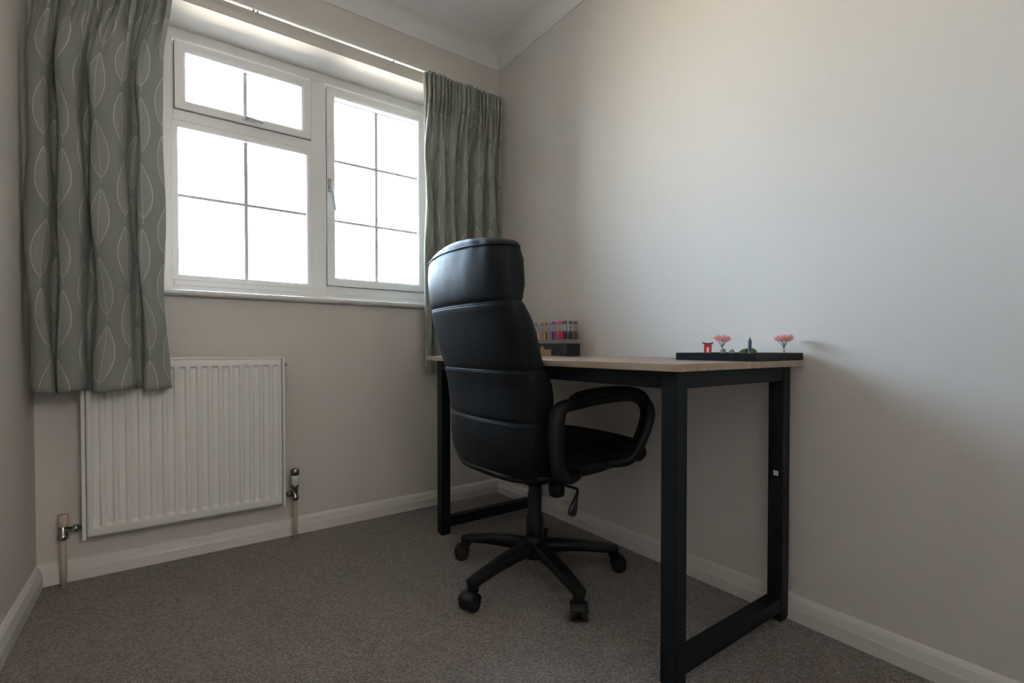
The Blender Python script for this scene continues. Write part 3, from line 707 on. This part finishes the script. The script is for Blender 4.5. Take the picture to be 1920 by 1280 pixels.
# torii gate, facing the chair
tg = thing('torii_gate', 'tiny red torii gate with black top standing in the tray', 'ornament', (-.2, -1.392, SZ))
R45 = r3; F45 = f3
def obox(bm, cx, w_, z0, z1, d_, base, taper=0):
    z0 *= 1.05; z1 *= 1.05; w_ *= 1.08; cx *= 1.08
    loft(bm, [[base+R45*(cx+sx_*(w_/2))+F45*(sy_*d_/2)+Vector((0, 0, z0)) for sx_, sy_ in ((-1, -1), (1, -1), (1, 1), (-1, 1))],
              [base+R45*(cx+sx_*(w_/2)*(1-taper))+F45*(sy_*d_/2)+Vector((0, 0, z1)) for sx_, sy_ in ((-1, -1), (1, -1), (1, 1), (-1, 1))]])
g0 = Vector((-.2, -1.392, SZ))
for sx_ in (-1, 1):
    bm = BM(); obox(bm, sx_*.0066, .0062, -.001, .0260, .0055, g0, .1); obj('post', bm, M['red'], tg)
bm = BM(); obox(bm, 0, .0195, .0185, .0212, .004, g0); obox(bm, 0, .0035, .0212, .0245, .004, g0); obj('tie_beam', bm, M['red'], tg)
bm = BM(); obox(bm, 0, .0200, .0243, .0275, .0058, g0); obj('lintel', bm, M['red'], tg)
bm = BM(); pol = [(a_*1.08, b_*1.05) for a_, b_ in [(-.0125, .0290), (-.006, .0276), (.006, .0276), (.0125, .0290), (.0140, .0325), (.006, .0302), (-.006, .0302), (-.0140, .0325)]]
ext(bm, pol, -.0045, .0045, g0); obj('roof', bm, M['boxblack'], tg)
# blossom trees
def blossom_tree(loc, H, W_, seed, label, lean):
    rd = random.Random(seed); tt = thing('blossom_tree', label, 'ornament', loc, 'miniature pink blossom trees in the tray')
    bm = BM(); tips = []
    base = Vector((0, 0, -.002)); fork = Vector((lean*.003, 0, H*.42))
    sweep(bm, catmull([base, base.lerp(fork, .5)+Vector((.0006, 0, 0)), fork], 5), lambda t: (.0017-.0006*t,)*2, 8)
    for i in range(9):
        a = 2*PI*i/9+rd.uniform(-.2, .2); rr_ = W_*rd.uniform(.16, .40)
        tip = Vector((rr_*math.cos(a)+lean*.004, rr_*math.sin(a), H*rd.uniform(.66, .80)))
        sweep(bm, catmull([fork*.75, fork.lerp(tip, .5)+Vector((0, 0, -.001)), tip], 4), lambda t: (.0008-.0004*t,)*2, 6); tips.append(tip)
    obj('trunk', bm, M['twig'], tt, smooth=True, local=True)
    bm = BM()
    for i in range(330):
        a = rd.uniform(0, 2*PI); rr_ = (rd.uniform(0, 1)**.5)*W_*.5; hz_ = rd.uniform(-1, 1)
        lim = (1-(rr_/(W_*.52))**2)**.5
        z = H*.80+hz_*lim*H*.19*(1 if hz_ > 0 else .75)+H*.03*math.sin(a*3+seed)
        r_ = rd.uniform(.0012, .0024)
        mt = Matrix.Translation((rr_*math.cos(a)+lean*.004, rr_*math.sin(a), z)) @ Matrix.Rotation(rd.uniform(0, 3), 4, 'X') @ Matrix.Rotation(rd.uniform(0, 3), 4, 'Z')
        bmesh.ops.create_icosphere(bm, subdivisions=1, radius=r_, matrix=mt)
    obj('blossom', bm, M['blossom'], tt, local=True)
    return tt
blossom_tree((-.110, -1.382, SZ), .057, .047, 2, 'small pale pink blossom tree behind the grey stones, left of the other in the tray', .6)
blossom_tree((-.046, -1.535, SZ), .056, .049, 5, 'small deeper pink blossom tree at the right end of the tray', -.2)
# stones
def stone(loc, r_, seed, label):
    rd = random.Random(seed); bm = BM(); bmesh.ops.create_icosphere(bm, subdivisions=3, radius=1)
    dirs = [(Vector((rd.gauss(0, 1), rd.gauss(0, 1), rd.gauss(0, 1))).normalized(), rd.uniform(.55, .9)) for _ in range(9)]
    for v_ in bm.verts:
        d_ = v_.co.copy()
        for n_, h_ in dirs:
            k_ = d_.dot(n_)
            if k_ > h_: d_ -= n_*(k_-h_)*.8
        v_.co = Vector((d_.x*r_[0], d_.y*r_[1], max(-.25, d_.z)*r_[2]))+Vector(loc)
    tag(obj('stone', bm, M['stone'], smooth=True), label, 'stone', 'grey stones in the tray')
stone((-.162, -1.417, SZ+.002), (.0100, .0095, .0150), 1, 'larger grey stone under the pale pink tree in the tray')
stone((-.149, -1.436, SZ+.002), (.0095, .0090, .0125), 6, 'round grey stone beside the moss mound in the tray')
# moss mound
bm = BM(); bmesh.ops.create_icosphere(bm, subdivisions=4, radius=1); rd = random.Random(3)
for v_ in bm.verts:
    c = v_.co; h_ = 1+.10*math.sin(c.x*9+1)*math.cos(c.y*8)+.05*rd.random()
    v_.co = Vector((-.135, -1.478, SZ))+r3*(c.x*.0255*h_)+f3*(c.y*.016*h_)+Vector((0, 0, max(-.1, c.z)*.0165*h_+.0012*math.sin(c.x*4)))
tag(obj('moss_mound', bm, M['moss'], smooth=True), 'low green moss mound in the tray beside the dark tower', 'moss')
# small dark tower
tw_ = thing('tower_ornament', 'small dark blue-grey pointed tower ornament standing in the tray', 'ornament', (-.170, -1.501, SZ))
def hexring(r_, z, n=6): return [(r_*math.cos(2*PI*k/n+.3), r_*math.sin(2*PI*k/n+.3), z) for k in range(n)]
bm = BM(); loft(bm, [hexring(.0050, -.002), hexring(.0050, .006)]); obj('foot', bm, M['towerbase'], tw_, local=True, bevel=.0003)
bm = BM(); loft(bm, [hexring(.0050, .006), hexring(.0050, .033), hexring(.0060, .0332), hexring(.0054, .0360), hexring(.0032, .0410), hexring(.0015, .0445), hexring(.0003, .0495)])
obj('shaft', bm, M['tower'], tw_, local=True, bevel=.0003)
